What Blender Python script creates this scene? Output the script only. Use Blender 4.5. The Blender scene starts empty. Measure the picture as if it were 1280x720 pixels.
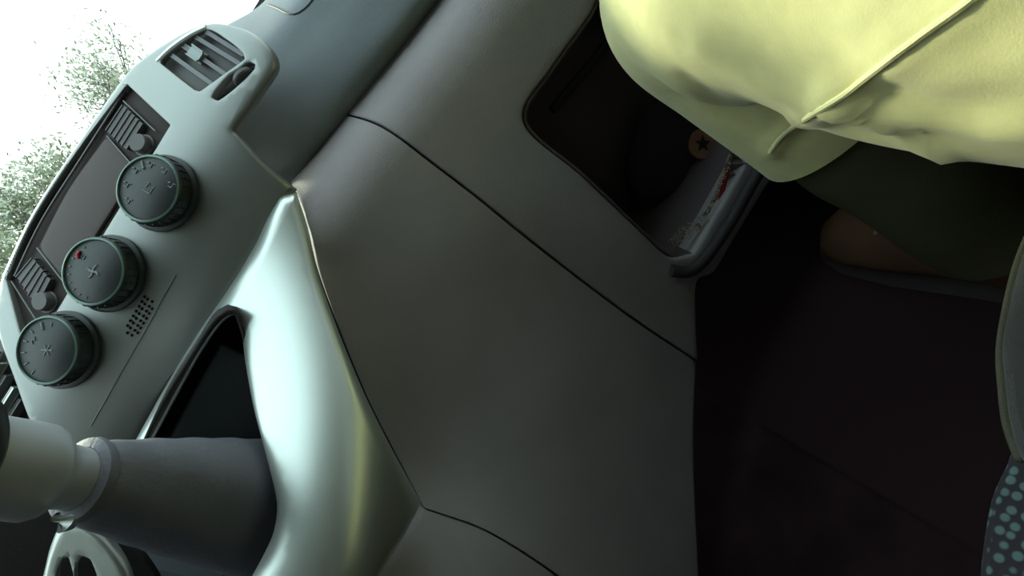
import bpy, bmesh, math, random
import numpy as np
from mathutils import Vector, Matrix
from mathutils.geometry import delaunay_2d_cdt

random.seed(7)
S = bpy.context.scene
COL = S.collection

# ------------------------------------------------------------------ camera
CAM_Z, PITCH, ROLL, FPX = 0.68, math.radians(27), math.radians(58), 750.0
CR, SR = math.cos(ROLL), math.sin(ROLL)
F = Vector((0, math.cos(PITCH), -math.sin(PITCH)))
U = Vector((0, math.sin(PITCH), math.cos(PITCH)))
R = Vector((1, 0, 0))
CAM = Vector((0, 0, CAM_Z))
cx_, cy_, cz_ = CR * R - SR * U, SR * R + CR * U, -F
cam = bpy.data.objects.new('camera', bpy.data.cameras.new('camera'))
COL.objects.link(cam)
cam.matrix_world = Matrix(((cx_.x, cy_.x, cz_.x, CAM.x), (cx_.y, cy_.y, cz_.y, CAM.y),
                           (cx_.z, cy_.z, cz_.z, CAM.z), (0, 0, 0, 1)))
cam.data.sensor_width = 36
cam.data.lens = 36 * FPX / 1280
cam.data.clip_start = 0.01
cam.data.clip_end = 500
S.camera = cam

# ------------------------------------------------------------------ sky, sun, exposure
W = bpy.data.worlds.new('sky')
S.world = W
W.use_nodes = True
nt = W.node_tree
bg = nt.nodes['Background']
tc = nt.nodes.new('ShaderNodeTexCoord')
sp = nt.nodes.new('ShaderNodeSeparateXYZ')
rp = nt.nodes.new('ShaderNodeValToRGB')
nt.links.new(tc.outputs['Generated'], sp.inputs[0])
nt.links.new(sp.outputs['Z'], rp.inputs[0])
nt.links.new(rp.outputs[0], bg.inputs[0])
rp.color_ramp.elements[0].color = (0.95, 1.0, 0.95, 1)
rp.color_ramp.elements[1].color = (0.78, 0.95, 1.0, 1)
bg.inputs[1].default_value = 3.2
sun = bpy.data.objects.new('sun', bpy.data.lights.new('sun', 'SUN'))
COL.objects.link(sun)
SUN_TO = Vector((-0.35, 0.75, 0.57)).normalized()      # towards the sun
sun.rotation_euler = SUN_TO.to_track_quat('Z', 'Y').to_euler()
sun.location = (0, 0, 5)
sun.data.energy = 6.5
sun.data.angle = math.radians(7)
sun.data.color = (1.0, 0.95, 0.70)
S.view_settings.view_transform = 'Standard'
S.view_settings.look = 'None'
S.view_settings.gamma = 1
S.view_settings.use_curve_mapping = False
S.view_settings.exposure = 0.0

# ------------------------------------------------------------------ materials
def mat(name, col, rough=0.6, metal=0.0, bump=0.0, scale=300.0, vary=0.0, spec=0.5, sheen=0.0, coat=0.0, vscale=None, col2=None, bdist=0.001):
    m = bpy.data.materials.new(name)
    m.use_nodes = True
    n, l = m.node_tree.nodes, m.node_tree.links
    b = n['Principled BSDF']
    b.inputs['Base Color'].default_value = (*col, 1)
    b.inputs['Roughness'].default_value = rough
    b.inputs['Metallic'].default_value = metal
    b.inputs['Specular IOR Level'].default_value = spec
    b.inputs['Sheen Weight'].default_value = sheen
    b.inputs['Coat Weight'].default_value = coat
    t = n.new('ShaderNodeTexCoord')
    if bump:
        x = n.new('ShaderNodeTexNoise'); x.inputs['Scale'].default_value = scale
        x.inputs['Detail'].default_value = 3
        bp = n.new('ShaderNodeBump'); bp.inputs['Strength'].default_value = bump
        bp.inputs['Distance'].default_value = bdist
        l.new(t.outputs['Object'], x.inputs['Vector'])
        l.new(x.outputs['Fac'], bp.inputs['Height'])
        l.new(bp.outputs[0], b.inputs['Normal'])
    if vary or col2:
        x = n.new('ShaderNodeTexNoise'); x.inputs['Scale'].default_value = vscale or 12
        x.inputs['Detail'].default_value = 5
        r = n.new('ShaderNodeValToRGB')
        c2 = col2 or tuple(c * (1 - vary) for c in col)
        r.color_ramp.elements[0].position = 0.35; r.color_ramp.elements[1].position = 0.65
        r.color_ramp.elements[0].color = (*c2, 1); r.color_ramp.elements[1].color = (*col, 1)
        l.new(t.outputs['Object'], x.inputs['Vector'])
        l.new(x.outputs['Fac'], r.inputs[0]); l.new(r.outputs[0], b.inputs['Base Color'])
    return m

M = dict(
    silver=mat('silver_paint', (0.28, 0.30, 0.29), 0.42, 0.75, 0.05, 900, vary=0.05),
    silver_trim=mat('silver_trim', (0.60, 0.66, 0.62), 0.34, 0.75, 0.04, 900),
    pad=mat('soft_dash_plastic', (0.16, 0.185, 0.205), 0.65, 0, 0.55, 900, vary=0.1, spec=0.35),
    plastic=mat('grained_grey_plastic', (0.30, 0.28, 0.29), 0.55, 0, 0.7, 700, vary=0.12, spec=0.4),
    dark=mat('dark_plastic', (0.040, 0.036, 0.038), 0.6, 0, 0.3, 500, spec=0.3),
    black=mat('black_plastic', (0.010, 0.012, 0.012), 0.38, 0, 0.05, 500),
    recess=mat('dark_brown_cubby_plastic', (0.13, 0.105, 0.115), 0.7, 0, 0.2, 500, spec=0.2),
    stereo=mat('stereo_gloss', (0.040, 0.032, 0.030), 0.55, 0, 0.03, 300, spec=0.12),
    screen=mat('stereo_screen', (0.050, 0.036, 0.033), 0.45, 0.0, spec=0.2),
    button=mat('stereo_buttons', (0.085, 0.082, 0.082), 0.45),
    knob=mat('knob_rubber', (0.008, 0.013, 0.012), 0.42, 0, 0.1, 400),
    knob_ring=mat('knob_ring', (0.10, 0.17, 0.14), 0.3, 0.4),
    hole=mat('hole_dark', (0.008, 0.008, 0.009), 0.9, spec=0.05),
    slat_tab=mat('vent_tab_plastic', (0.32, 0.37, 0.37), 0.5),
    slat=mat('vent_slats', (0.20, 0.21, 0.23), 0.5),
    mark=mat('pale_marks', (0.16, 0.19, 0.18), 0.5),
    redmark=mat('red_mark', (0.50, 0.02, 0.05), 0.5),
    leather=mat('boot_leather', (0.15, 0.155, 0.185), 0.62, 0, 0.6, 260, vary=0.15, spec=0.4),
    greyknob=mat('gear_knob_satin', (0.50, 0.53, 0.58), 0.38, 0.3, 0.05, 300),
    khaki=mat('khaki_cotton', (0.58, 0.56, 0.27), 0.9, 0, 0.15, 700, vary=0.10, sheen=0.2, spec=0.2, vscale=60),
    khaki_seam=mat('khaki_seam', (0.66, 0.64, 0.34), 0.9, 0, 0.3, 900, spec=0.2),
    skin=mat('skin', (0.30, 0.16, 0.10), 0.6),
    shoe=mat('brown_suede', (0.10, 0.050, 0.028), 0.85, 0, 0.4, 300, vary=0.3, spec=0.2),
    shin_shade=mat('shin_shade_olive', (0.075, 0.075, 0.040), 0.95, 0, 0.4, 500, vary=0.2, spec=0.1),  # dark olive stands for shade on the lower leg
    sole=mat('shoe_sole', (0.02, 0.014, 0.012), 0.8),
    carpet=mat('floor_carpet', (0.034, 0.019, 0.021), 0.95, 0, 0.8, 400, vary=0.4, spec=0.1),
    mat_=mat('rubber_floor_mat', (0.030, 0.017, 0.019), 0.95, 0, 0.4, 200, spec=0.08),
    lining=mat('roof_lining', (0.34, 0.32, 0.33), 0.95, 0, 0.3, 500, spec=0.1),
    door=mat('door_card', (0.028, 0.026, 0.026), 0.8, 0, 0.3, 300, spec=0.2),
    bolster=mat('grey_seat_cloth', (0.050, 0.048, 0.046), 0.95, 0, 0.6, 900, sheen=0.2, spec=0.2),
    piping=mat('seat_piping', (0.075, 0.072, 0.050), 0.8, 0, 0.5, 900, spec=0.2),
    badge=mat('badge_tan', (0.42, 0.22, 0.13), 0.7, 0, 0.2, 300, vary=0.25),
    badge_star=mat('badge_star_black', (0.012, 0.012, 0.014), 0.6),
    foil=mat('foil_beads', (0.5, 0.46, 0.34), 0.3, 0.8, 0.3, 300),
    paper=mat('folded_paper', (0.20, 0.17, 0.15), 0.8, vary=0.2, vscale=80),
    redpaper=mat('red_print', (0.30, 0.03, 0.02), 0.7),
    pouch=mat('black_fabric_pouch', (0.05, 0.042, 0.048), 0.85, 0, 0.5, 300, spec=0.2),
    bark=mat('bark', (0.10, 0.085, 0.10), 0.9, 0, 0.5, 20),
    leaf=mat('leaves', (0.34, 0.38, 0.28), 0.6, vary=0.4, vscale=2),
    ground=mat('grass_ground', (0.10, 0.13, 0.05), 0.95, 0, 0.4, 5, vary=0.4),
    body=mat('car_paint', (0.25, 0.27, 0.28), 0.3, 0.3, coat=0.5),
)

# glass: thin pane, clear with a weak reflection
g = bpy.data.materials.new('window_glass'); g.use_nodes = True
n, l = g.node_tree.nodes, g.node_tree.links
n.clear()
o_ = n.new('ShaderNodeOutputMaterial'); mx = n.new('ShaderNodeMixShader')
tr = n.new('ShaderNodeBsdfTransparent'); gl = n.new('ShaderNodeBsdfGlossy')
tr.inputs[0].default_value = (0.93, 0.97, 0.96, 1); gl.inputs['Roughness'].default_value = 0.02
mx.inputs[0].default_value = 0.05
l.new(tr.outputs[0], mx.inputs[1]); l.new(gl.outputs[0], mx.inputs[2]); l.new(mx.outputs[0], o_.inputs[0])
M['glass'] = g
g2 = g.copy(); g2.name = 'side_glass_light_cut'  # darkening added to cut light from the unseen side windows
[q for q in g2.node_tree.nodes if q.type == 'BSDF_TRANSPARENT'][0].inputs[0].default_value = (0.28, 0.30, 0.29, 1)
M['light_cut'] = g2

# dotted seat cloth: woven pale dots on dark knit (flat print on the cloth)
m = bpy.data.materials.new('dotted_seat_cloth'); m.use_nodes = True
n, l = m.node_tree.nodes, m.node_tree.links
b = n['Principled BSDF']; b.inputs['Roughness'].default_value = 0.9
t = n.new('ShaderNodeTexCoord'); v = n.new('ShaderNodeTexVoronoi')
v.inputs['Scale'].default_value = 165; v.inputs['Randomness'].default_value = 0.35
r = n.new('ShaderNodeValToRGB')
r.color_ramp.elements[0].position = 0.30; r.color_ramp.elements[0].color = (0.09, 0.15, 0.155, 1)
r.color_ramp.elements[1].position = 0.44; r.color_ramp.elements[1].color = (0.022, 0.018, 0.024, 1)
bp = n.new('ShaderNodeBump'); bp.inputs['Strength'].default_value = 0.5; bp.inputs['Distance'].default_value = 0.001
bp.invert = True
l.new(t.outputs['Object'], v.inputs['Vector']); l.new(v.outputs['Distance'], r.inputs[0])
l.new(r.outputs[0], b.inputs['Base Color']); l.new(v.outputs['Distance'], bp.inputs['Height']); l.new(bp.outputs[0], b.inputs['Normal'])
M['dots'] = m

# ------------------------------------------------------------------ helpers
def tag(o, label=None, cat=None, group=None, kind=None):
    if label: o['label'] = label
    if cat: o['category'] = cat
    if group: o['group'] = group
    if kind: o['kind'] = kind
    return o

def empty(name, loc, label, cat, group=None):
    o = bpy.data.objects.new(name, None); COL.objects.link(o)
    o.location = loc; o.empty_display_size = 0.05
    bpy.context.view_layer.update()
    return tag(o, label, cat, group)

def link(name, bm, material, parent=None, smooth=35, parent_world=True):
    me = bpy.data.meshes.new(name)
    bmesh.ops.recalc_face_normals(bm, faces=bm.faces)
    bm.to_mesh(me); bm.free()
    me.materials.append(material)
    if smooth:
        me.shade_smooth()
        me.set_sharp_from_angle(angle=math.radians(smooth))
    o = bpy.data.objects.new(name, me); COL.objects.link(o)
    if parent:
        o.parent = parent
        bpy.context.view_layer.update()
        o.matrix_parent_inverse = parent.matrix_world.inverted()
    return o

def ray(px, py):
    ox, oy = px - 640, py - 360
    a = ox * CR - oy * SR
    b = -ox * SR - oy * CR
    return F * FPX + R * a + U * b

def at(px, py, y):                      # point of the photo on the car's cross plane y (metres ahead)
    d = ray(px, py)
    return CAM + d * (y / d.y)

def on_plane(px, py, p0, nrm):
    d = ray(px, py)
    return CAM + d * ((p0 - CAM).dot(nrm) / d.dot(nrm))

from mathutils.bvhtree import BVHTree
def surface(o):                         # the nearest point of a finished surface along the sight line of a photo point
    T = BVHTree.FromPolygons([v_.co for v_ in o.data.vertices], [tuple(p.vertices) for p in o.data.polygons])
    def f(px, py, lift=0.0):
        d = ray(px, py).normalized(); h = T.ray_cast(CAM, d)
        if h[0] is None: return None
        nn = h[1] if h[1].dot(d) < 0 else -h[1]
        return h[0] + nn * lift
    return f

def tps(ctrl, soft=0.02):                          # smooth surface through control points -> y(px,py)
    C = np.array(ctrl, float); P = C[:, :2] / 100.0; n = len(C)
    d = np.linalg.norm(P[:, None] - P[None], axis=2)
    K = np.where(d > 0, d * d * np.log(d + 1e-12), 0) + np.eye(n) * soft
    A = np.zeros((n + 3, n + 3)); A[:n, :n] = K
    A[:n, n] = 1; A[:n, n + 1:] = P; A[n, :n] = 1; A[n + 1:, :n] = P.T
    w = np.linalg.solve(A, np.concatenate([C[:, 2], [0, 0, 0]]))
    def f(px, py):
        q = np.array([px, py]) / 100.0
        dd = np.linalg.norm(P - q, axis=1)
        return float((w[:n] * np.where(dd > 0, dd * dd * np.log(dd + 1e-12), 0)).sum() + w[n] + w[n + 1] * q[0] + w[n + 2] * q[1])
    return f

def poly3(ctrl):                        # gentle cubic surface fitted to the control points
    C = np.array(ctrl, float)
    def basis(x, y):
        x = (x - 370) / 150; y = (y - 480) / 250
        return np.stack([x**0, x, y, x*x, x*y, y*y, x*x*y, x*y*y, y*y*y, x*x*x], -1)
    B = basis(C[:, 0], C[:, 1]); k = np.linalg.solve(B.T @ B + np.eye(10) * .02, B.T @ C[:, 2])
    return lambda x, y: float(basis(np.float64(x), np.float64(y)) @ k)

def spline(pts, closed=True, step=6.0):
    """Catmull-Rom through 2-D points; a point given as (x, y, 1) stays a sharp corner"""
    n = len(pts); out = []
    rng = range(n) if closed else range(n - 1)
    g = lambda i: np.array(pts[i % n][:2], float) if closed else np.array(pts[max(0, min(n - 1, i))][:2], float)
    sharp = lambda i: len(pts[i % n]) > 2
    for i in rng:
        p0, p1, p2, p3 = g(i - 1), g(i), g(i + 1), g(i + 2)
        if sharp(i): p0 = p1 - (p2 - p1)
        if sharp(i + 1): p3 = p2 + (p2 - p1)
        L = np.linalg.norm(p2 - p1)
        m1 = (p2 - p0) / 2; m2 = (p3 - p1) / 2
        for m_ in (m1, m2):
            k = np.linalg.norm(m_)
            if k > L: m_ *= L / k
        k = max(1, int(L / step))
        for j in range(k):
            s = j / k
            out.append((2*s**3-3*s*s+1)*p1 + (s**3-2*s*s+s)*m1 + (-2*s**3+3*s*s)*p2 + (s**3-s*s)*m2)
    if not closed: out.append(g(n - 1))
    return np.array(out)

def inside(P, poly):
    x, y = P[:, 0], P[:, 1]; c = np.zeros(len(P), bool); n = len(poly)
    for i in range(n):
        x1, y1 = poly[i]; x2, y2 = poly[(i + 1) % n]
        k = ((y1 > y) != (y2 > y))
        if abs(y2 - y1) > 1e-12:
            c ^= k & (x < (x2 - x1) * (y - y1) / (y2 - y1) + x1)
    return c

def dist_to(P, poly, closed=True):
    A = poly; B = np.roll(poly, -1, axis=0)
    if not closed: A, B = poly[:-1], poly[1:]
    d = B - A; L = (d * d).sum(1) + 1e-12
    out = np.full(len(P), 1e9)
    for a, dd, ll in zip(A, d, L):
        t = np.clip(((P - a) @ dd) / ll, 0, 1)
        out = np.minimum(out, np.linalg.norm(P - (a + t[:, None] * dd), axis=1))
    return out

def sheet(name, outline, pos, material, parent=None, holes=(), thick=0.012, step=10, rim=(6, 0.004),
          hole_rim=None, away=Vector((0, 1, 0)), relief=None, smooth=40, bstep=6):
    """A moulded panel: outline and holes are drawn in the photo's frame, pos() gives each point its place in the car;
    edges roll over and the panel has a real thickness."""
    loops = [spline(outline, step=bstep)] + [spline(h, step=bstep) for h in holes]
    rims = [rim] + [hole_rim or rim] * len(holes)
    pts = [p for lp in loops for p in lp]; edges = []; k = 0
    for lp in loops:
        edges += [(k + i, k + (i + 1) % len(lp)) for i in range(len(lp))]; k += len(lp)
    nb = k
    inner = []
    for lp, (rp_, rm) in zip(loops, rims):
        if rp_ <= 0: continue
        T = np.roll(lp, -1, 0) - np.roll(lp, 1, 0); N = np.stack([-T[:, 1], T[:, 0]], 1)
        N /= np.linalg.norm(N, axis=1)[:, None] + 1e-9
        for q in (0.18, 0.45, 0.95):
            for sg in (1, -1):
                c = lp + sg * N * rp_ * q
                dm = dist_to(c, lp)
                inner += list(c[dm > rp_ * q * 0.93])
    x0, y0 = loops[0].min(0); x1, y1 = loops[0].max(0)
    gx = np.arange(x0 + step / 2, x1, step); gy = np.arange(y0 + step / 2, y1, step)
    G = np.array([(x + (step / 2 if j % 2 else 0), y) for j, y in enumerate(gy) for x in gx])
    if len(G):
        keep = np.ones(len(G), bool)
        for lp, (rp_, _) in zip(loops, rims): keep &= dist_to(G, lp) > max(rp_ * 1.25, step * .35)
        inner += list(G[keep])
    I = np.array(inner) if inner else np.zeros((0, 2))
    if len(I):
        k = inside(I, loops[0])
        for h in loops[1:]: k &= ~inside(I, h)
        I = I[k]
        # keep clear of every boundary
        dmin = np.min([dist_to(I, lp) for lp in loops], axis=0)
        I = I[dmin > 0.3]
    V2 = [Vector((float(p[0]), float(p[1]))) for p in pts] + [Vector((float(p[0]), float(p[1]))) for p in I]
    vo, _, fo, _, _, _ = delaunay_2d_cdt(V2, edges, [], 0, 0.01)
    P2 = np.array([(v[0], v[1]) for v in vo])
    cen = np.array([P2[list(f)].mean(0) for f in fo])
    k = inside(cen, loops[0])
    for h in loops[1:]: k &= ~inside(cen, h)
    faces = [tuple(f) for f, q in zip(fo, k) if q]
    drop = np.zeros(len(P2))
    for lp, (rp_, rm) in zip(loops, rims):
        if rp_ <= 0: continue
        d = dist_to(P2, lp); s = np.clip(1 - d / rp_, 0, 1)
        drop = np.maximum(drop, rm * (1 - np.sqrt(np.clip(1 - s * s, 0, 1))))
    bm = bmesh.new(); fv = []; bv = []
    for i, (x, y) in enumerate(P2):
        p = pos(x, y)
        if relief: p = p - away * relief(x, y)
        p = p + away * float(drop[i])
        fv.append(bm.verts.new(p)); bv.append(bm.verts.new(p + away * (thick - float(drop[i]) * 0.5)))
    ecount = {}
    for f in faces:
        bm.faces.new([fv[i] for i in f]); bm.faces.new([bv[i] for i in reversed(f)])
        for a, b_ in ((f[0], f[1]), (f[1], f[2]), (f[2], f[0])):
            ecount.setdefault((min(a, b_), max(a, b_)), []).append((a, b_))
    for e, c in ecount.items():
        if len(c) == 1:
            a, b_ = c[0]
            bm.faces.new([fv[b_], fv[a], bv[a], bv[b_]])
    for v_ in [v_ for v_ in bm.verts if not v_.link_faces]: bm.verts.remove(v_)
    return link(name, bm, material, parent, smooth)

def tube(bm, pts, rad, seg=10, closed=False, caps=True, flat=1.0):
    """sweep a round section along points; rad is a number or a list"""
    n = len(pts); rings = []
    up = Vector((0.3, 0.2, 1)).normalized()
    for i, p in enumerate(pts):
        a = pts[(i - 1) % n] if (closed or i) else pts[i]
        b_ = pts[(i + 1) % n] if (closed or i < n - 1) else pts[i]
        t_ = (b_ - a).normalized()
        s_ = t_.cross(up); s_ = s_.normalized() if s_.length > 1e-4 else Vector((1, 0, 0))
        w_ = s_.cross(t_).normalized()
        r_ = rad[i] if isinstance(rad, (list, tuple)) else rad
        rings.append([bm.verts.new(p + (s_ * math.cos(q) + w_ * math.sin(q) * flat) * r_) for q in [2 * math.pi * j / seg for j in range(seg)]])
    for i in range(n if closed else n - 1):
        A, B = rings[i], rings[(i + 1) % n]
        for j in range(seg): bm.faces.new([A[j], A[(j + 1) % seg], B[(j + 1) % seg], B[j]])
    if caps and not closed:
        bm.faces.new(rings[0][::-1]); bm.faces.new(rings[-1])

def smooth_pts(pts, k=6):
    out = []; n = len(pts)
    for i in range(n - 1):
        p0, p1, p2, p3 = pts[max(0, i - 1)], pts[i], pts[i + 1], pts[min(n - 1, i + 2)]
        for j in range(k):
            s = j / k
            out.append(0.5 * ((2 * p1) + (p2 - p0) * s + (2 * p0 - 5 * p1 + 4 * p2 - p3) * s * s + (3 * p1 - p0 - 3 * p2 + p3) * s ** 3))
    out.append(pts[-1]); return out

def lathe(bm, base, axis, prof, seg=40, squash=None):
    """prof: (radius, height) pairs along axis"""
    axis = axis.normalized()
    s_ = axis.orthogonal().normalized() if squash is None else (squash - axis * squash.dot(axis)).normalized()
    w_ = axis.cross(s_)
    rings = []
    for r_, h in prof:
        if r_ < 1e-6: rings.append([bm.verts.new(base + axis * h)])
        else: rings.append([bm.verts.new(base + axis * h + (s_ * math.cos(q) + w_ * math.sin(q)) * r_) for q in [2 * math.pi * j / seg for j in range(seg)]])
    for A, B in zip(rings, rings[1:]):
        for j in range(seg):
            if len(A) == 1 and len(B) == 1: continue
            if len(A) == 1: bm.faces.new([A[0], B[(j + 1) % seg], B[j]])
            elif len(B) == 1: bm.faces.new([A[j], A[(j + 1) % seg], B[0]])
            else: bm.faces.new([A[j], A[(j + 1) % seg], B[(j + 1) % seg], B[j]])

def box(bm, c, sx, sy, sz, ex=Vector((1, 0, 0)), ey=Vector((0, 1, 0)), ez=Vector((0, 0, 1)), bev=0.0):
    r_ = bmesh.ops.create_cube(bm, size=1)
    for v_ in r_['verts']:
        q = v_.co.copy(); v_.co = c + ex * q.x * sx + ey * q.y * sy + ez * q.z * sz
    if bev:
        es = list({e for v_ in r_['verts'] for e in v_.link_edges})
        bmesh.ops.bevel(bm, geom=es, offset=bev, segments=2, affect='EDGES')

def slab(name, c, size, material, parent=None, bev=0.0, kind=None):
    bm = bmesh.new(); box(bm, Vector(c), *size, bev=bev)
    o = link(name, bm, material, parent, 30)
    if kind: o['kind'] = kind
    return o

# ------------------------------------------------------------------ the car's shell
slab('floor', (0, -0.3, -0.02), (1.9, 3.6, 0.04), M['carpet'], kind='structure')
slab('ceiling', (0, -0.78, 1.14), (1.5, 2.3, 0.03), M['lining'], bev=0.01, kind='structure')
slab('wall_back', (0, -1.9, 0.55), (1.6, 0.05, 1.1), M['lining'], kind='structure')
for side, x in (('left', -0.93), ('right', 0.80)):
    slab('wall_' + side, (x, -0.4, 0.40), (0.06, 3.0, 0.80), M['door'], bev=0.01, kind='structure')
# firewall closes the footwell below the windscreen
slab('wall_front', (0, 1.05, 0.36), (1.8, 0.05, 0.80), M['dark'], kind='structure')

def pane(name, pts, th=0.005):
    bm = bmesh.new(); P = [Vector(p) for p in pts]
    n_ = (P[1] - P[0]).cross(P[2] - P[0]).normalized() * th
    a = [bm.verts.new(p) for p in P]; b_ = [bm.verts.new(p + n_) for p in P]
    bm.faces.new(a); bm.faces.new(b_[::-1])
    for i in range(4): bm.faces.new([a[i], b_[i], b_[(i + 1) % 4], a[(i + 1) % 4]])
    o = link(name, bm, M['glass' if name == 'window_1' else 'light_cut'], None, 0); o['kind'] = 'structure'; return o
pane('window_1', [(-0.88, 1.08, 0.80), (0.76, 1.08, 0.80), (0.62, 0.37, 1.14), (-0.74, 0.37, 1.14)])
pane('window_2', [(0.79, -0.75, 0.81), (0.79, 0.80, 0.81), (0.70, 0.16, 1.13), (0.70, -0.75, 1.13)])
pane('window_3', [(-0.92, -0.75, 0.81), (-0.92, 0.80, 0.81), (-0.80, 0.16, 1.13), (-0.80, -0.75, 1.13)])
for nm, a, b_ in (('trim_1', (-0.90, 1.08, 0.80), (-0.76, 0.36, 1.14)), ('trim_2', (0.78, 1.08, 0.80), (0.66, 0.36, 1.14))):
    bm = bmesh.new(); tube(bm, [Vector(a), Vector(b_)], 0.035, 12); o = link(nm, bm, M['lining']); o['kind'] = 'structure'
slab('trim_3', (-0.85, -1.3, 0.96), (0.10, 1.15, 0.36), M['lining'], kind='structure')
slab('trim_4', (0.75, -1.3, 0.96), (0.10, 1.15, 0.36), M['lining'], kind='structure')
# ground outside
bm = bmesh.new(); box(bm, Vector((0, 0, -0.36)), 160, 160, 0.04); o = link('ground', bm, M['ground'], None, 0); o['kind'] = 'structure'

# ------------------------------------------------------------------ dashboard (passenger side)
dash = empty('dashboard', (0.2, 0.8, 0.2), 'dark grey passenger side dashboard with rolled upper pad, glove box and open storage tray', 'dashboard')

# upper pad: profile rows from the windscreen edge down into the undercut, each row runs from the centre towards the passenger
rows = [
    [(215, 90, .86), (262, 45, .85), (330, 8, .83), (365, -50, .83), (450, -190, .83)],
    [(225, 95, .80), (275, 42, .77), (331, 3, .75), (372, -60, .75), (455, -200, .75)],
    [(235, 120, .72), (290, 75, .685), (345, 30, .67), (420, -70, .67), (500, -200, .67)],
    [(245, 150, .67), (310, 115, .645), (385, 50, .640), (470, -60, .645), (550, -190, .645)],
    [(270, 180, .645), (335, 155, .625), (415, 80, .620), (510, -40, .63), (600, -180, .63)],
    [(310, 215, .645), (365, 190, .612), (450, 95, .612), (555, -40, .622), (640, -180, .622)],
    [(330, 235, .68), (380, 205, .625), (465, 105, .625), (575, -45, .64), (660, -180, .64)],
    [(345, 250, .70), (390, 215, .65), (474, 112, .65), (590, -45, .66), (677, -180, .66)],
    [(365, 265, .76), (425, 225, .74), (510, 120, .74), (625, -45, .76), (720, -180, .76)],
]
def loft(rows, ku=8, kv=5):
    R_ = [smooth_pts([Vector((*p,)) for p in r_], ku) for r_ in rows]
    cols = [smooth_pts([r_[i] for r_ in R_], kv) for i in range(len(R_[0]))]
    return cols
def patch(name, rows, material, parent, thick=0.01, ku=8, kv=5, away=Vector((0, 1, -0.3))):
    cols = loft(rows, ku, kv); bm = bmesh.new()
    f = [[bm.verts.new(at(q.x, q.y, q.z)) for q in c] for c in cols]
    b2 = [[bm.verts.new(v_.co + away * thick) for v_ in c] for c in f]
    nu, nv = len(f), len(f[0])
    for i in range(nu - 1):
        for j in range(nv - 1):
            bm.faces.new([f[i][j], f[i + 1][j], f[i + 1][j + 1], f[i][j + 1]])
            bm.faces.new([b2[i][j], b2[i][j + 1], b2[i + 1][j + 1], b2[i + 1][j]])
    ring = [(i, 0) for i in range(nu)] + [(nu - 1, j) for j in range(1, nv)] + [(i, nv - 1) for i in range(nu - 2, -1, -1)] + [(0, j) for j in range(nv - 2, 0, -1)]
    for k in range(len(ring)):
        a, b_ = ring[k], ring[(k + 1) % len(ring)]
        bm.faces.new([f[a[0]][a[1]], f[b_[0]][b_[1]], b2[b_[0]][b_[1]], b2[a[0]][a[1]]])
    return link(name, bm, material, parent, 50)
pad_ = patch('upper_pad', rows, M['pad'], dash)

slab('dash_end', (0.565, 0.80, 0.545), (0.41, 0.38, 0.36), M['pad'], dash, bev=.04)
slab('dash_shelf', (-0.07, 0.915, 0.705), (1.68, 0.28, 0.03), M['pad'], dash, bev=.01)
slab('driver_dash', (-0.67, 0.86, 0.56), (0.46, 0.36, 0.30), M['pad'], dash, bev=.04)

slab('hood_light_blocker', (-0.68, 0.74, 0.775), (0.36, 0.22, 0.15), M['pad'], dash, bev=.04)  # unseen slab added to keep windscreen light off the shin

# lower panel, glove box lid, console side: one smooth surface split by seams
low = tps([(372, 240, .555), (440, 145, .570), (555, 0, .580), (660, -120, .580), (900, -120, .60), (400, 350, .550),
           (460, 500, .520), (530, 630, .475), (560, 300, .553), (655, 150, .575), (740, 360, .555), (800, 290, .560),
           (870, 450, .545), (700, 500, .520), (870, 720, .440), (700, 720, .425), (550, 720, .400), (960, 215, .575), (1100, 0, .59)])
lowpos = lambda x, y: at(x, y, low(x, y))
SEAM = [(441, 141), (480, 158), (540, 203), (600, 249), (660, 298), (740, 360), (800, 404), (872, 452)]
RIDGE = np.array([(362, 246), (371, 238), (440, 141), (500, 68), (557, 0), (650, -118), (720, -210)], float)
def roll(x, y):       # the top edge of the lower dash rolls over, away from the cabin
    d = float(dist_to(np.array([[x, y]], float), RIDGE, closed=False)[0]); q = max(0.0, 1 - d / 85.0)
    return -0.070 * (1 - math.sqrt(max(0.0, 1 - q * q)))
lid_edge = [(x + 1.0, y - 1.0) for x, y in SEAM]
pan_edge = [(x - 1.0, y + 1.0) for x, y in SEAM]
TRAY = [(655, 152), (690, 85), (738, 18), (790, -75), (1110, -75), (1000, 80), (932, 205), (888, 283), (868, 318, 1), (838, 322), (808, 296), (730, 222)]
lid = sheet('glove_box_lid', [(*lid_edge[0], 1), (500, 68), (557, 0), (650, -118, 1), (1160, -118, 1), (1060, 70), (968, 218), (922, 292), (893, 340),
       (872, 352), (871, 400), (*lid_edge[-1], 1)] + lid_edge[-2:0:-1], lowpos, M['plastic'], dash, holes=[TRAY], thick=0.03, step=14, rim=(4, 0.0022), hole_rim=(5, 0.004), relief=roll)
panel = sheet('lower_panel', [(*pan_edge[0], 1)] + pan_edge[1:-1] + [(*pan_edge[-1], 1), (868, 560), (876, 760, 1), (726, 745, 1), (700, 722), (650, 688), (600, 660), (531, 636, 1),
       (497, 572), (462, 502), (430, 425), (401, 345), (387, 285), (371, 238, 1), (410, 186)], lowpos, M['plastic'], dash, thick=0.03, step=14, rim=(4, 0.0022), relief=roll)
side = sheet('console_side', [(531, 641, 1), (598, 664), (650, 692), (698, 726), (724, 760, 1), (455, 760, 1), (484, 716)], lowpos, M['plastic'], dash, thick=0.03, step=14, rim=(4, 0.003))

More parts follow.
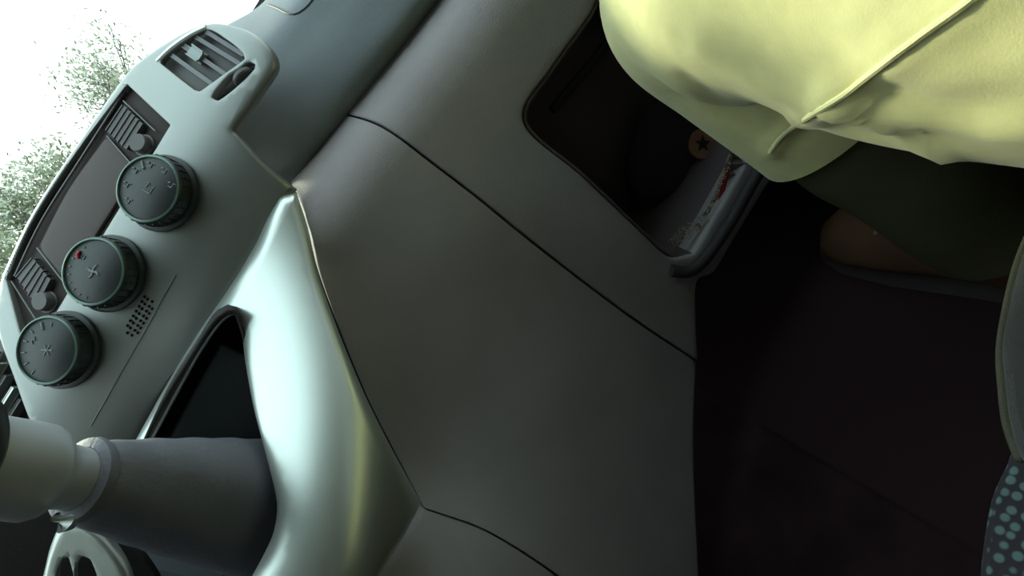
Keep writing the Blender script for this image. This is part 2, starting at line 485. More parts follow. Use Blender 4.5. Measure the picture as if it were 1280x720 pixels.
# storage tray behind the opening
tray_in = lambda x, y: at(x, y, 0.80)
bm = bmesh.new()
loopA = spline(TRAY, step=14)
c0 = loopA.mean(0)
ringf = [bm.verts.new(at(x, y, low(x, y) + 0.006)) for x, y in loopA]
ringb = [bm.verts.new(bm.verts[:][i].co + Vector((0, 0.17, -0.01))) for i in range(0)] if False else []
fr = [v_.co.copy() for v_ in ringf]
cen3 = sum(fr, Vector()) / len(fr)
ringb = [bm.verts.new(cen3 + (p - cen3) * 0.94 + Vector((0, 0.17, 0))) for p in fr]
for i in range(len(fr)):
    j = (i + 1) % len(fr); bm.faces.new([ringf[i], ringf[j], ringb[j], ringb[i]])
vc = bm.verts.new(cen3 + Vector((0, 0.175, 0)))
for i in range(len(fr)):
    bm.faces.new([ringb[i], ringb[(i + 1) % len(fr)], vc])
tray = link('storage_tray', bm, M['recess'], dash, 40)
md = tray.modifiers.new('thickness', 'SOLIDIFY'); md.thickness = 0.003
# raised ledge inside the tray
bm = bmesh.new(); tube(bm, [at(690, 138, .70), at(735, 85, .70), at(800, 0, .70), at(850, -60, .70)], 0.006, 8); link('tray_ledge', bm, M['dark'], dash)
# lower lip of the tray
bm = bmesh.new(); tube(bm, smooth_pts([at(838, 338, .556), at(868, 336, .552), at(905, 290, .556), at(950, 212, .562), at(1030, 80, .572), at(1100, -40, .575)]), 0.0075, 12)
link('tray_lip', bm, M['dark'], dash)
# airbag cover joint on top of the pad
padhit = surface(pad_)
bm = bmesh.new()
jp = [padhit(q[0], q[1], .0002) for q in spline([(335, 6), (348, 11), (362, 18), (374, 16), (386, 6), (400, -14), (430, -60)], closed=False)]
tube(bm, [p for p in jp if p is not None], 0.0010, 6)
link('cover_joint', bm, M['dark'], dash)

# ------------------------------------------------------------------ centre fascia
fas = empty('centre_fascia', (-0.15, 0.60, 0.5), 'silver centre fascia with side air vent and three round heater knobs', 'fascia')
PN = Vector((0, -1, 0.70)).normalized()          # facing direction of the fascia
P0 = Vector((0, 0.575, CAM_Z))
def fpos(x, y, off=0.0):     # the fascia stands steep at its foot and leans away towards the windscreen
    d = ray(x, y); t_ = 0.6 / d.y
    for _ in range(8):
        p = d * t_; u = max(-.10, min(.12, p.z - 0.036)); e = p.y - (0.60 + 0.66 * u + 4.0 * u * u)
        k = d.y - (0.66 + 8.0 * u) * d.z
        t_ -= e / k
    p = CAM + d * t_
    return p + PN * off if abs(off) > 1e-9 else p
FX = Vector((1, 0, 0)); FU = PN.cross(FX) * -1   # across and up the fascia
if FU.z < 0: FU = -FU
STEREO = [(158, 105, 1), (212, 156, 1), (34, 447, 1), (20, 400), (6, 349, 1), (40, 274), (96, 188)]
VENT = [(256.5, 36), (284, 50), (303, 66), (305, 73), (275, 95), (249, 113.5), (243, 112), (200, 78), (201, 74), (228, 53)]
SLOT = [(312, 77), (318, 80), (317, 86), (295, 108), (272, 125), (265, 121), (268, 116), (285, 96), (300, 86)]
BEZ = [(150, 98), (168, 78), (200, 55), (240, 33), (268, 27), (300, 33), (325, 47), (341, 66), (343, 84), (320, 120), (291, 162, 1), (330, 204), (366, 234, 1),
       (345, 270), (318, 318), (285, 370), (240, 440), (195, 510), (160, 572, 1), (60, 562, 1), (36, 530), (14, 472), (-4, 420), (-8, 380), (0, 343, 1), (36, 268), (90, 184)]
def bowl(x, y):      # shallow dish around the vent slot
    d = math.hypot((x - 285) / 30.0, (y - 112) / 26.0)
    return -0.006 * max(0.0, 1 - d * d)
bez = sheet('bezel', BEZ, fpos, M['silver'], fas, holes=[STEREO, VENT, SLOT], thick=0.006, step=8, rim=(6, 0.0045), hole_rim=(2.5, 0.0016), away=-PN, bstep=4)
# lower moulding joint line
bm = bmesh.new(); tube(bm, [fpos(220, 343, .0003), fpos(189, 400, .0003), fpos(155, 460, .0003), fpos(114, 532, .0003)], 0.0007, 6); link('joint_line', bm, M['mark'], fas)

def make_vent(parent, outl, slats, depth=0.007):
    sheet('vent_box', outl, lambda x, y: fpos(x, y, -depth - .004), M['button'], parent, thick=0.004, step=12, rim=(0, 0), away=-PN)
    for a, b_, r_ in slats:
        bm = bmesh.new(); p, q = fpos(*a, -0.007), fpos(*b_, -0.007); d = (q - p)
        box(bm, (p + q) / 2, d.length, 0.0022, 0.009, d.normalized(), d.normalized().cross(PN).normalized(), PN, bev=0.0007)
        link('slat', bm, M['slat'], parent)
vent = fas
make_vent(fas, [(256, 28), (316, 66), (248, 122), (192, 76)],
          [((243, 45), (297, 78), 1), ((213, 68), (262, 103), 1), ((228, 56), (279, 91), 1), ((256, 38), (302, 67), 1)])
# adjuster tab
bm = bmesh.new(); dd = (fpos(258, 75, 0) - fpos(232, 57, 0)).normalized(); dw = dd.cross(PN).normalized()
box(bm, fpos(243, 66, -0.0035), 0.0125, 0.0085, 0.006, dd, dw, PN, bev=0.0012); box(bm, fpos(230.5, 57.5, -.005), 0.008, 0.003, 0.004, dd, dw, PN, bev=0.0008)
tab = link('vent_tab', bm, M['slat_tab'], fas); tab['label'] = 'silver adjuster tab'
bm = bmesh.new(); tube(bm, smooth_pts([fpos(196, 76, -.001), fpos(215, 60, .0005), fpos(238, 44, .0005), fpos(257, 33, -.001)]), 0.0022, 8); link('vent_trim', bm, M['khaki_seam'] if False else M['silver_trim'], fas)
sheet('slot_box', [(320, 70), (324, 90), (272, 132), (258, 118)], lambda x, y: fpos(x, y, -.014), M['button'], fas, thick=0.004, step=12, rim=(0, 0), away=-PN)
bm = bmesh.new(); a = fpos(300, 92, -0.008); ax = (fpos(315, 82, 0) - fpos(275, 115, 0)).normalized(); w_ = ax.cross(PN)
lathe(bm, a - w_ * 0.0025, w_, [(0, 0), (0.010, 0), (0.011, .0012), (0.011, .0038), (0.010, .005), (0, .005)], 28); link('vent_thumbwheel', bm, M['button'], fas)

# grille holes: small recessed dots in rows
bm = bmesh.new()
for i in range(8):
    for j in range(4):
        if (i, j) in ((0, 0), (7, 3), (0, 3)): continue
        x = 156 + i * 3.6 + j * 4.6 - (j % 2) * 1.0; y = 413 - i * 6.0 + j * 3.0
        lathe(bm, fpos(x, y, 0.0002), PN, [(0.0014, 0), (0.0014, 0.0002), (0, 0.0002)], 8)
g_ = link('grille_hole', bm, M['hole'], fas, 0); g_['kind'] = 'stuff'

# heater knobs
def knob(cx, cy, kind):
    base = fpos(cx, cy, 0.0)
    bm = bmesh.new()
    lathe(bm, base, PN, [(0.0, 0.0), (.0335, 0.0), (.0335, .003), (.0315, .0042), (.0300, .0045), (.0296, .0160), (.0286, .0182), (.0276, .0188)], 56)
    for i in range(28):
        q = 2 * math.pi * i / 28; d = FX * math.cos(q) + FU * math.sin(q)
        box(bm, base + d * .0298 + PN * .0105, .0012, .0016, .010, d, d.cross(PN), PN)
    k = link('heater_knob', bm, M['knob'], fas, 40)
    bm = bmesh.new(); lathe(bm, base, PN, [(.0285, .0180), (.0284, .0192), (.0272, .0196), (.0266, .0190), (.0266, .0178)], 56); link('knob_ring', bm, M['knob_ring'], k)
    bm = bmesh.new(); lathe(bm, base, PN, [(.0268, .0178), (.0262, .0182), (0, .0182)], 56); link('dial_face', bm, M['knob'], k)
    P = lambda u, v: base + FX * u + FU * v + PN * .0184
    bm = bmesh.new()
    def stroke(pts, r_=.0005): tube(bm, [P(*p) for p in pts], r_, 6)
    if kind == 'flow':      # seated figures with arrows around the rim
        for q in (-60, -20, 20, 60, 100, 140):
            s_, c_ = math.sin(math.radians(q)), math.cos(math.radians(q)); u, v = s_ * .0205, c_ * .0205
            stroke([(u - .002, v + .0015), (u - .002, v - .002), (u + .002, v - .002), (u + .002, v - .004)])
            stroke([(u + .0005, v + .003), (u + .0012, v + .001)], .0007)
        stroke([(-.003, .004), (-.003, -.004), (.004, -.004)]); stroke([(0, .002), (.005, .002)]); stroke([(.003, .004), (.005, .002), (.003, 0)])
    elif kind == 'temp':    # fan blades and red spot
        for q in (0, 90, 180, 270):
            a = math.radians(q); stroke([(0, 0), (.003 * math.cos(a) - .001 * math.sin(a), .003 * math.sin(a) + .001 * math.cos(a)), (.006 * math.cos(a), .006 * math.sin(a))], .0009)
        for i in range(9):
            a = math.radians(200 - i * 18); stroke([(.0215 * math.cos(a), .0215 * math.sin(a)), (.0235 * math.cos(a), .0235 * math.sin(a))], .0005)
        stroke([(.004, .0135), (.0065, .0135), (.0065, .0165), (.004, .0165), (.004, .0135)], .0004)
    else:                   # snowflake and level ticks
        for q in (0, 60, 120):
            a = math.radians(q); stroke([(-.005 * math.cos(a), -.005 * math.sin(a)), (.005 * math.cos(a), .005 * math.sin(a))], .0006)
        for i in range(7):
            a = math.radians(180 - i * 26); stroke([(.020 * math.cos(a), .020 * math.sin(a)), (.0235 * math.cos(a), .0235 * math.sin(a))], .0006)
        stroke([(-.003, .014), (-.001, .0165), (.001, .014), (.003, .0165)], .0005)
    link('dial_mark', bm, M['mark'], k)
    if kind == 'temp':
        bm = bmesh.new(); tube(bm, [P(.0015, .0185), P(.0045, .0205), P(.008, .0205)], [.0022, .0024, .0012], 8, flat=.6); r_ = link('red_pointer', bm, M['redmark'], k); r_['label'] = 'red temperature mark'
    else:
        bm = bmesh.new(); tube(bm, [P(.012, .013), P(.0165, .018)], .0011, 8); link('pointer', bm, M['mark'], k)
    return k
knob(204, 242, 'flow')['label'] = 'air direction knob'
knob(138, 342, 'temp')['label'] = 'temperature knob with a red mark'
knob(82, 437, 'fan')['label'] = 'fan speed knob'

# ------------------------------------------------------------------ stereo in the fascia
st = empty('car_stereo', fpos(100, 270, -0.015), 'dark wide car stereo set in silver fascia, buttons at both ends', 'stereo')
spos = lambda x, y, o=0.0: fpos(x, y, -0.0075 + o)
sheet('stereo_face', [(156, 101, 1), (217, 156, 1), (33, 452, 1), (15, 400), (1, 349, 1), (35, 271), (91, 185)], spos, M['stereo'], st, thick=0.003, step=14, rim=(0, 0), away=-PN)
sheet('display', [(128, 168, 1), (166, 212, 1), (77, 352, 1), (42, 308, 1), (80, 235)], lambda x, y: spos(x, y, .003), M['screen'], st, thick=0.004, step=12, rim=(2, .001), away=-PN)
def mid(p, q, t_): return (p[0] + (q[0] - p[0]) * t_, p[1] + (q[1] - p[1]) * t_)
def bars(A, B, C_, D, nb):
    # A-B short side (upper), D-C opposite side; bars run from A-B to D-C
    for i in range(nb):
        p = mid(A, B, (i + .5) / nb); q = mid(D, C_, (i + .5) / nb)
        P_, Q_ = spos(*p, .003), spos(*q, .003); d = Q_ - P_
        bm = bmesh.new(); box(bm, (P_ + Q_) / 2, d.length * .94, 0.0048, 0.005, d.normalized(), d.normalized().cross(PN).normalized(), PN, bev=.001)
        link('button', bm, M['button'], st)
bars((152, 130), (176, 154), (156, 186), (131, 162), 5)
bars((38, 322), (60, 350), (44, 382), (18, 345), 5)
for (x, y, r_) in ((174, 179, .0085), (52, 377, .0085)):
    bm = bmesh.new(); lathe(bm, spos(x, y, 0), PN, [(r_ * 1.15, 0), (r_ * 1.15, .002), (r_, .0025), (r_ * .96, .009), (r_ * .85, .0102), (0, .0102)], 32); link('volume_knob' if x > 100 else 'tuning_knob', bm, M['button'], st)
for a, b_ in (((129, 168), (168, 213)), ((41, 309), (76, 354)), ((9, 351), (45, 408)), ((150, 124), (190, 162))):
    bm = bmesh.new(); tube(bm, [spos(*a, .0035), spos(*b_, .0035)], 0.0006, 6); link('divider', bm, M['mark'], st)
bm = bmesh.new(); tube(bm, smooth_pts([spos(152, 112, .004), spos(98, 196, .004), spos(48, 275, .004), spos(14, 345, .004)]), 0.0012, 6); link('edge_strip', bm, M['button'], st)

# driver side vent
dv = empty('air_vent', at(5, 480, .60), 'dark slatted air vent left of the heater knobs', 'vent')
vpos = lambda x, y: fpos(x, y, -0.012)
sheet('housing', [(-40, 420, 1), (-2, 432), (18, 478), (30, 522, 1), (24, 560, 1), (-60, 560, 1)], vpos, M['black'], dv, thick=0.02, step=12, rim=(3, .002), away=-PN)
for i in range(5):
    a, b_ = (-14 + i * 9, 440 + i * 15), (-40 + i * 9, 482 + i * 15)
    bm = bmesh.new(); p, q = fpos(*a, -0.006), fpos(*b_, -0.006); d = q - p
    box(bm, (p + q) / 2, d.length, 0.002, 0.008, d.normalized(), d.normalized().cross(PN).normalized(), PN, bev=.0005); link('slat', bm, M['silver_trim'] if i % 2 else M['button'], dv)

# ------------------------------------------------------------------ silver console leg and open cubby
leg_y = poly3([(355, 240, .565), (330, 290, .565), (392, 330, .535), (298, 398, .550), (245, 430, .550), (180, 548, .535), (350, 330, .540),
             (303, 440, .532), (335, 436, .502), (370, 430, .483), (428, 430, .485), (320, 540, .478), (352, 536, .448), (395, 530, .430), (478, 545, .440),
             (345, 640, .425), (378, 630, .404), (420, 620, .394), (528, 632, .415), (322, 735, .385), (400, 730, .358), (470, 735, .375)])
LEG = [(350, 244, 1), (372, 242, 1), (385, 286), (399, 345), (428, 426), (460, 503), (495, 573), (529, 635, 1), (508, 676), (482, 718), (462, 765, 1), (300, 765, 1),
       (327, 716), (343, 680), (347, 640), (335, 585), (318, 520), (306, 455), (301, 412), (293, 398), (277, 408), (250, 447), (215, 510), (185, 566, 1), (166, 560, 1), (205, 490), (246, 422), (285, 366), (318, 312), (336, 272)]
tr_ = sheet('console_trim', LEG, lambda x, y: at(x, y, leg_y(x, y)), M['silver_trim'], None, thick=0.010, step=8, rim=(12, 0.010), bstep=5)
tag(tr_, 'bright silver curved console leg sweeping down between gear lever and glove box', 'trim')
cb = empty('centre_cubby', at(260, 500, .6), 'dark open cubby behind the silver console leg', 'cubby')
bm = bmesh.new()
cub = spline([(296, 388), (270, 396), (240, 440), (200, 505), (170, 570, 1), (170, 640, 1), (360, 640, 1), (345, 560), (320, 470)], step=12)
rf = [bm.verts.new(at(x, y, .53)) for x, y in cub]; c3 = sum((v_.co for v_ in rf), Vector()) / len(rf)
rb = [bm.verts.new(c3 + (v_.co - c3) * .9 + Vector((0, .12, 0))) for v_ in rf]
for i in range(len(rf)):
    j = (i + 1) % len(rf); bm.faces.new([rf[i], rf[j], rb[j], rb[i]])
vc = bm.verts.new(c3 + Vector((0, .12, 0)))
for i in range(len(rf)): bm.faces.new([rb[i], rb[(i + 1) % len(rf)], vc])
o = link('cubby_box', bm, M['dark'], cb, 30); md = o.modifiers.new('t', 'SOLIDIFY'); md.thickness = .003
bm = bmesh.new(); P_ = [at(262, 440, .60), at(330, 470, .60), at(345, 560, .60), at(200, 560, .60)]
o = sheet('cubby_mat', [(275, 430, 1), (330, 455, 1), (350, 570, 1), (205, 560, 1)], lambda x, y: at(x, y, .60), M['pad'], cb, thick=.004, rim=(6, .003))

# ------------------------------------------------------------------ gear lever
gb = at(375, 642, .525)
gt = at(108, 600, .415)
ax = (gt - gb)
gear = empty('gear_lever', gb, 'gear lever with tall dark leather boot and satin grey knob', 'gear lever')
L = ax.length; an = ax.normalized()
bm = bmesh.new()
prof = []
for i in range(41):
    s = i / 40
    r_ = 0.0245 + (0.066 - 0.0245) * (1 - s) ** 0.85
    r_ += 0.0004 * math.sin(s * 41)
    prof.append((r_, s * L))
prof = [(0.0, -.004), (.05, -.004)] + prof + [(.0225, L + .004), (0, L + .004)]
lathe(bm, gb, an, prof, 56)
for v_ in bm.verts:
    d = v_.co - gb; h = d.dot(an); rr = d - an * h
    if rr.length > .01: v_.co += rr.normalized() * 0.0010 * math.sin(5 * math.atan2(rr.x, rr.y) + h * 30) * (1 - h / L * .5)
bo = link('boot', bm, M['leather'], gear, 60)
bm = bmesh.new(); lathe(bm, gt - an * .002, an, [(.0215, 0), (.0258, .0008), (.0268, .004), (.0258, .0072), (.022, .0085), (.0195, .009)], 48); link('collar', bm, M['leather'], gear)
bm = bmesh.new(); lathe(bm, gt + an * .006, an, [(.0190, 0), (.0192, .006), (.0196, .012), (.0222, .018), (.0262, .022), (.0282, .027), (.0280, .034), (.0272, .050), (.0268, .062), (.0, .062)], 48); link('knob_neck', bm, M['greyknob'], gear, 60)
bm = bmesh.new(); lathe(bm, gt + an * .0685, an, [(0, 0), (.030, 0), (.0345, .004), (.0355, .010), (.0345, .018), (.030, .026), (.020, .031), (0, .033)], 48); cap = link('knob_cap', bm, M['black'], gear, 60)
cap['label'] = 'black knob top'
# reverse release below the knob
bm = bmesh.new(); c = at(86, 650, .37); tube(bm, [at(70, 646, .37), at(82, 655, .365), at(88, 656, .372)], [.003, .0055, .003], 12); link('release_tab', bm, M['silver_trim'], gear)

# gear surround plate and driver side trim, seen at the lower left
gs = empty('gear_surround', at(100, 700, .47), 'pale silver gear surround below the gear knob with dark cut-outs', 'trim')
gsp = lambda x, y: at(x, y, .49 + (x - 100) * -.0002)
sheet('surround_plate', [(60, 690), (75, 660), (100, 655), (130, 676), (160, 722), (175, 790, 1), (30, 790, 1), (50, 730)], gsp, M['silver_trim'], gs, thick=.01, step=9, rim=(7, .006),
      holes=[[(70, 722), (78, 700), (85, 698), (92, 728), (90, 760), (74, 760)], [(93, 716), (103, 696), (112, 700), (122, 726), (124, 760), (98, 760)]], hole_rim=(2, .002))
sheet('surround_backing', [(0, 640), (60, 640), (180, 700), (200, 800), (-20, 800)], lambda x, y: at(x, y, .54), M['dark'], gs, thick=.01, rim=(2, .001), step=30)

# ------------------------------------------------------------------ console base between the seats (carries gear lever)
con = empty('centre_console', (-0.22, 0.35, 0.0), 'dark centre console tunnel under the gear lever', 'console')
bm = bmesh.new(); box(bm, Vector((-0.345, 0.26, 0.21)), 0.15, 0.50, 0.40, bev=.02); link('tunnel', bm, M['dark'], con)

# ------------------------------------------------------------------ things in the tray
pn = Vector((0.1, -1, 0.25)).normalized()
pch = empty('pouch', at(840, 200, .70), 'black soft pouch with round tan star badge lying in the tray', 'pouch')
bm = bmesh.new()
bmesh.ops.create_uvsphere(bm, u_segments=36, v_segments=20, radius=1)
pc = at(845, 190, .690)
for v_ in bm.verts:
    q = v_.co.copy(); 
    v_.co = pc + Vector((q.x * .085, q.y * .028 * (1 + .15 * math.sin(q.x * 7 + q.z * 4)), q.z * .075 * (1 + .05 * math.sin(q.x * 5))))
link('pouch_body', bm, M['pouch'], pch, 60)
bc = at(878, 180, .655)
ex = Vector((1, 0.1, 0)).normalized(); ez = pn.cross(ex).normalized()
if ez.z < 0: ez = -ez
bm = bmesh.new(); lathe(bm, bc, pn, [(0, -.004), (.0195, -.004), (.0200, 0), (.0193, .0012), (.0178, .0012), (.0172, .0006), (0, .0006)], 40); bd = link('badge', bm, M['badge'], pch); bd['label'] = 'round tan badge with a dark star'
bm = bmesh.new()
ups = (at(878, 160, .655) - bc); ups = (ups - pn * ups.dot(pn)).normalized(); sd = ups.cross(pn)
vs = []
for i in range(10):
    q = 2 * math.pi * i / 10 + .1; r_ = .0118 if i % 2 == 0 else .0048
    vs.append(bc + (ups * math.cos(q) + sd * math.sin(q)) * r_)
A = [bm.verts.new(v_ + pn * .0018) for v_ in vs]; B = [bm.verts.new(v_ + pn * .0004) for v_ in vs]; tc_ = bm.verts.new(bc + pn * .0022)
for i in range(10):
    j = (i + 1) % 10; bm.faces.new([A[i], A[j], tc_]); bm.faces.new([A[i], B[i], B[j], A[j]])
link('star', bm, M['badge_star'], bd, 0)

# folded leaflet with red print
lf = sheet('leaflet', [(918, 180, 1), (948, 186, 1), (925, 235), (905, 268), (888, 290, 1), (872, 282, 1), (892, 250), (905, 215)], lambda x, y: at(x, y, .585 + .0006 * (x - 900) * ((y // 9) % 2 - .5)), M['paper'], None,
           thick=.003, step=7, rim=(2, .001))
tag(lf, 'folded pale leaflet standing in the front of the tray', 'leaflet')
o = sheet('red_print', [(898, 250), (903, 225), (914, 205), (909, 228), (903, 248)], lambda x, y: at(x, y, .580), M['redpaper'], lf, thick=.001, step=7, rim=(0, 0))
# sparkling bead string
bm = bmesh.new(); path = smooth_pts([at(922, 180, .578), at(912, 205, .578), at(902, 228, .577), at(892, 250, .576), at(880, 272, .575), at(868, 284, .574), at(852, 292, .574), at(842, 304, .574)], 8)
random.seed(3)
for i, p in enumerate(path):
    for k in range(3 if i < 32 else 9):
        s_ = .0016 if i < 32 else .0075
        bmesh.ops.create_icosphere(bm, subdivisions=1, radius=random.uniform(.0004, .0010), matrix=Matrix.Translation(p + Vector((random.uniform(-s_, s_), random.uniform(-.002, .002), random.uniform(-s_, s_)))))
o = link('bead_string', bm, M['foil'], None, 60); tag(o, 'thin sparkling bead string heaped along the leaflet edge', 'beads', kind='stuff')

# ------------------------------------------------------------------ passenger
random.seed(5)
K = Vector((0.292, 0.43, 0.465)); H = Vector((0.33, -0.35, 0.40)); A_ = Vector((0.295, 0.345, 0.10))
def limb(name, pts, rads, material, parent, seg=48, k=10, noise=0.0, seed=0, smooth=70):
    P = smooth_pts(pts, k); Rr = [q.x for q in smooth_pts([Vector((r_, 0, 0)) for r_ in rads], k)]
    bm = bmesh.new(); n_ = len(P); rings = []
    side_ = Vector((1, 0, 0))
    for i, p in enumerate(P):
        t_ = (P[min(n_ - 1, i + 1)] - P[max(0, i - 1)]).normalized()
        s_ = (side_ - t_ * side_.dot(t_)).normalized(); w_ = s_.cross(t_)
        ring = []
        for j in range(seg):
            q = 2 * math.pi * j / seg
            d = s_ * math.cos(q) + w_ * math.sin(q)
            rr = Rr[i] + (noise(i / (n_ - 1), q) if noise else 0)
            ring.append(bm.verts.new(p + d * rr))
        rings.append(ring)
    for A, B in zip(rings, rings[1:]):
        for j in range(seg): bm.faces.new([A[j], A[(j + 1) % seg], B[(j + 1) % seg], B[j]])
    bm.faces.new(rings[0][::-1]); bm.faces.new(rings[-1])
    return link(name, bm, material, parent, smooth)
knee_bend = [H, H.lerp(K, .62) + Vector((-.012, 0, -.012)), K + Vector((-.002, -.10, .0)), K + Vector((0, -.01, -.012)), K.lerp(A_, .25) + Vector((0, .012, 0)), K.lerp(A_, .6), A_, A_ + Vector((0, .02, -.055)), A_ + Vector((0, .13, -.07))]
person = limb('person', knee_bend, [.085, .078, .062, .056, .052, .045, .033, .034, .028], M['skin'], None)
tag(person, 'seated passenger in pale khaki trousers, shaded shin painted dark olive, bent knee in front of the tray', 'person')
def folds(s, q):
    f = 0.0025 * math.sin(s * 30 + 2.2 * math.sin(q)) * math.exp(-((s - .42) / .16) ** 2)
    f += 0.003 * math.sin(s * 46 + 3 * q) * math.exp(-((s - .5) / .10) ** 2) * max(0, -math.sin(q + .5))
    f += 0.0015 * math.sin(3 * q + s * 11)
    return f
tru = limb('trousers', knee_bend[:4] + [K.lerp(A_, .18) + Vector((0, .010, 0)), K.lerp(A_, .44) + Vector((0, .008, 0))], [.125, .120, .103, .093, .089, .086], M['khaki'], person, seg=120, k=26, noise=folds)

limb('shaded_shin', [K + Vector((0, -.005, -.02)), K.lerp(A_, .15) + Vector((0, .008, 0)), K.lerp(A_, .35) + Vector((0, .010, 0)), K.lerp(A_, .6), A_], [.060, .072, .075, .074, .062], M['shin_shade'], person, seg=48, k=10, noise=lambda s, q: .0015 * math.sin(s * 30 + 2 * q))['label'] = 'lower leg with its shade painted in as dark olive'  # shade below the knee put into the colour of this shin cover
# seam and folds follow the cloth: lines picked on the finished surface, the cloth rises or sinks beside them
th = surface(tru)
def line(pts): return [p for p in (th(q[0], q[1]) for q in spline(pts, closed=False, step=8)) if p is not None]
seam = line([(1560, -260), (1400, -140), (1300, -66), (1208, 4), (1120, 68), (1050, 122), (1000, 152), (974, 172), (963, 190)])
creases = [(seam, .0050, .008), (line([(1042, 120), (1090, 150), (1130, 175), (1175, 194)]), .0050, .009), (line([(1060, 166), (1120, 174), (1190, 172)]), -.0040, .012),
           (line([(860, 100), (930, 150), (1000, 168)]), -.0035, .010), (line([(880, 60), (960, 110), (1060, 132)]), .0032, .012), (line([(1100, 120), (1180, 140), (1270, 120)]), -.004, .014),
           (line([(1090, 40), (1180, 90), (1280, 100)]), .0035, .016), (line([(1140, 150), (1200, 165), (1280, 160)]), .004, .010)]
for v_ in tru.data.vertices:
    nn = v_.normal.copy(); dd = 0
    for ln, h, w in creases:
        if not ln: continue
        m_ = min((v_.co - p).length for p in ln)
        if m_ < 3 * w: dd += h * math.exp(-(m_ / w) ** 2)
    v_.co = v_.co + nn * dd
th = surface(tru)
bm = bmesh.new(); sm_ = [p for p in (th(q[0], q[1], .0009) for q in spline([(1560, -260), (1400, -140), (1300, -66), (1208, 4), (1120, 68), (1050, 122), (1000, 152), (974, 172), (963, 190)], closed=False, step=10)) if p is not None]
for _ in range(2): sm_ = [sm_[0]] + [(sm_[i - 1] + sm_[i] * 2 + sm_[i + 1]) / 4 for i in range(1, len(sm_) - 1)] + [sm_[-1]]
tube(bm, sm_, .0019, 8); link('seam', bm, M['khaki_seam'], tru)

# shoe
sh = empty('shoe', A_ + Vector((0, .06, -.10)), 'dim brown suede shoe on the dark footwell floor under the knee', 'shoe')
def shoe_loft(name, secs, material, parent):
    bm = bmesh.new(); rings = []
    for (yy, hw, zb, zt) in secs:
        ring = []
        for j in range(20):
            q = 2 * math.pi * j / 20
            z = (zb + zt) / 2 + math.sin(q) * (zt - zb) / 2
            ring.append(bm.verts.new((A_.x + math.cos(q) * hw * (1 if math.sin(q) < .2 else .86), yy, z)))
        rings.append(ring)
    for A, B in zip(rings, rings[1:]):
        for j in range(20): bm.faces.new([A[j], A[(j + 1) % 20], B[(j + 1) % 20], B[j]])
    bm.faces.new(rings[0][::-1]); bm.faces.new(rings[-1])
    return link(name, bm, material, parent, 60)
y0 = A_.y + .03
shoe_loft('shoe_upper', [(y0 - .075, .018, .016, .055), (y0 - .065, .034, .012, .090), (y0 - .03, .039, .012, .105), (y0 + .03, .041, .012, .100), (y0 + .09, .047, .012, .078), (y0 + .15, .048, .012, .062), (y0 + .19, .038, .012, .048), (y0 + .205, .018, .014, .036)], M['shoe'], sh)
shoe_loft('shoe_sole', [(y0 - .082, .018, .002, .016), (y0 - .07, .038, .001, .018), (y0, .042, .001, .018), (y0 + .09, .052, .001, .018), (y0 + .16, .052, .001, .018), (y0 + .2, .040, .001, .018), (y0 + .215, .018, .002, .016)], M['sole'], sh)
bm = bmesh.new()
for i in range(4):
    yy = y0 + .04 + i * .02; zz = .099 - i * .0075
    tube(bm, [Vector((A_.x - .018, yy, zz - .004)), Vector((A_.x, yy, zz + .003)), Vector((A_.x + .018, yy, zz - .004))], .002, 6)
link('laces', bm, M['paper'], sh)
# floor mat
fm = slab('floor_mat', (0.25, 0.45, 0.003), (0.46, 0.62, 0.006), M['mat_'], bev=.002)
tag(fm, 'black rubber mat on the passenger footwell floor', 'mat')

# ------------------------------------------------------------------ passenger seat
seat = empty('passenger_seat', (0.35, 0.0, 0.0), 'dark passenger seat with grey piped bolster and pale dotted cloth', 'seat')
zt = 0.335
topz = lambda x, y: on_plane(x, y, Vector((0, 0, zt)), Vector((0, 0, 1)))
UPA = Vector((0, 0, -1))
BOL = [(1243, 470), (1240, 425), (1247, 380), (1262, 320), (1285, 262), (1340, 200, 1), (1600, 200, 1), (1600, 620, 1), (1300, 610), (1262, 562), (1249, 520)]
sheet('bolster', BOL, topz, M['bolster'], seat, thick=.07, step=14, rim=(26, .022), away=UPA)
pp = smooth_pts([topz(x, y) + Vector((0, 0, -.012)) for x, y in [(1300, 235), (1286, 262), (1263, 318), (1248, 378), (1241, 425), (1243, 470), (1249, 520), (1264, 562)]], 14)
bm = bmesh.new(); tube(bm, pp, .0026, 8); pip = link('piping', bm, M['piping'], seat)
bm = bmesh.new()
cum = 0
for a, b_ in zip(pp, pp[1:]):
    d = (b_ - a).normalized(); bmesh.ops.create_icosphere(bm, subdivisions=1, radius=.0030, matrix=Matrix.Translation((a + b_) / 2))
stt = link('stitching', bm, M['piping'], pip, 60); stt['kind'] = 'stuff'
low_z = lambda x, y: on_plane(x, y, Vector((0, 0, zt - .02)), Vector((0, 0, 1)))
sheet('dotted_panel', [(1262, 548), (1246, 575), (1229, 612), (1219, 660), (1212, 720), (1208, 800), (1208, 900, 1), (1640, 900, 1), (1640, 590, 1), (1320, 560)], low_z, M['dots'], seat, thick=.06, step=14, rim=(24, .02), away=UPA)
ds = empty('driver_seat_blocker', (-0.45, -0.2, 0.0), 'unseen plain grey driver seat added to block light from the left', 'seat')  # out of view, added to hold back light from the driver side
slab('seat_base', (-0.66, -0.22, 0.20), (0.44, 0.50, 0.30), M['bolster'], ds, bev=.05)  # base of the added unseen driver seat, blocks light from the left
slab('backrest', (-0.66, -0.50, 0.66), (0.48, 0.14, 0.76), M['bolster'], ds, bev=.05)
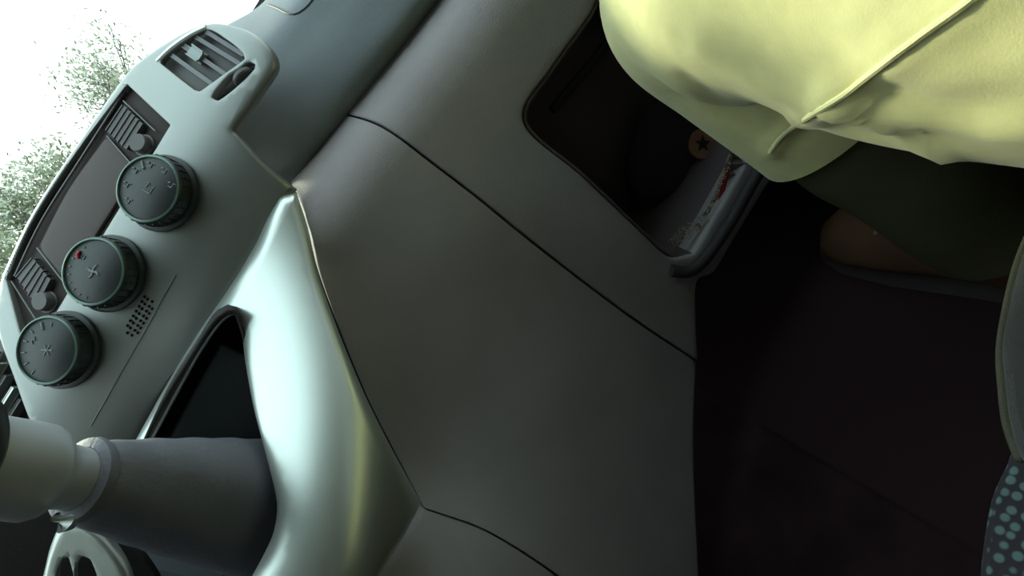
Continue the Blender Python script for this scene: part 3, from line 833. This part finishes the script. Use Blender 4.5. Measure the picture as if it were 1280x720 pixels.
slab('seat_base', (0.42, -0.12, 0.145), (0.50, 0.46, 0.25), M['bolster'], seat, bev=.03)
slab('backrest', (0.42, -0.52, 0.62), (0.48, 0.14, 0.72), M['bolster'], seat, bev=.05)

# ------------------------------------------------------------------ trees beyond the windscreen
def tree(x, y, base, h, crown, nleaf, seed, label):
    random.seed(seed)
    t_ = empty('tree', (x, y, base), label, 'tree', None)
    bm = bmesh.new()
    tips = []
    def grow(p, d, L_, r_, lev):
        q = p + d * L_
        mid_ = p.lerp(q, .5) + Vector((random.uniform(-.06, .06), random.uniform(-.06, .06), 0)) * L_
        tube(bm, [p, mid_, q], [r_, r_ * .85, r_ * .65], 6, caps=False)
        if lev == 0: tips.append(q); return
        for k in range(3):
            nd = (d + Vector((random.uniform(-.8, .8), random.uniform(-.8, .8), random.uniform(-.2, .6)))).normalized()
            grow(q, nd, L_ * random.uniform(.6, .8), r_ * .6, lev - 1)
        tips.append(q)
    grow(Vector((x, y, base)), Vector((0, 0, 1)), h * .38, h * .018, 4)
    link('trunk', bm, M['bark'], t_)
    verts, faces = [], []
    for tp in tips:
        for k in range(nleaf):
            c = tp + Vector((random.gauss(0, crown), random.gauss(0, crown), random.gauss(0, crown)))
            a = Vector((random.uniform(-1, 1), random.uniform(-1, 1), random.uniform(-1, 1))).normalized(); b_ = a.orthogonal().normalized(); s_ = random.uniform(.05, .11)
            i = len(verts); verts += [c - a * s_, c + b_ * s_ * .45, c + a * s_, c - b_ * s_ * .45]; faces.append((i, i + 1, i + 2, i + 3))
    me = bpy.data.meshes.new('foliage'); me.from_pydata([tuple(v_) for v_ in verts], [], faces); me.materials.append(M['leaf'])
    f_ = bpy.data.objects.new('foliage', me); COL.objects.link(f_); f_.parent = t_; bpy.context.view_layer.update(); f_.matrix_parent_inverse = t_.matrix_world.inverted(); f_['kind'] = 'stuff'
tree(-6.6, 22, -.35, 5.6, .36, 60, 11, 'dense leafy tree at the left edge beyond the windscreen')
tree(-2.2, 25, -.35, 6.0, .40, 16, 12, 'sparse tree beyond the windscreen above the stereo')
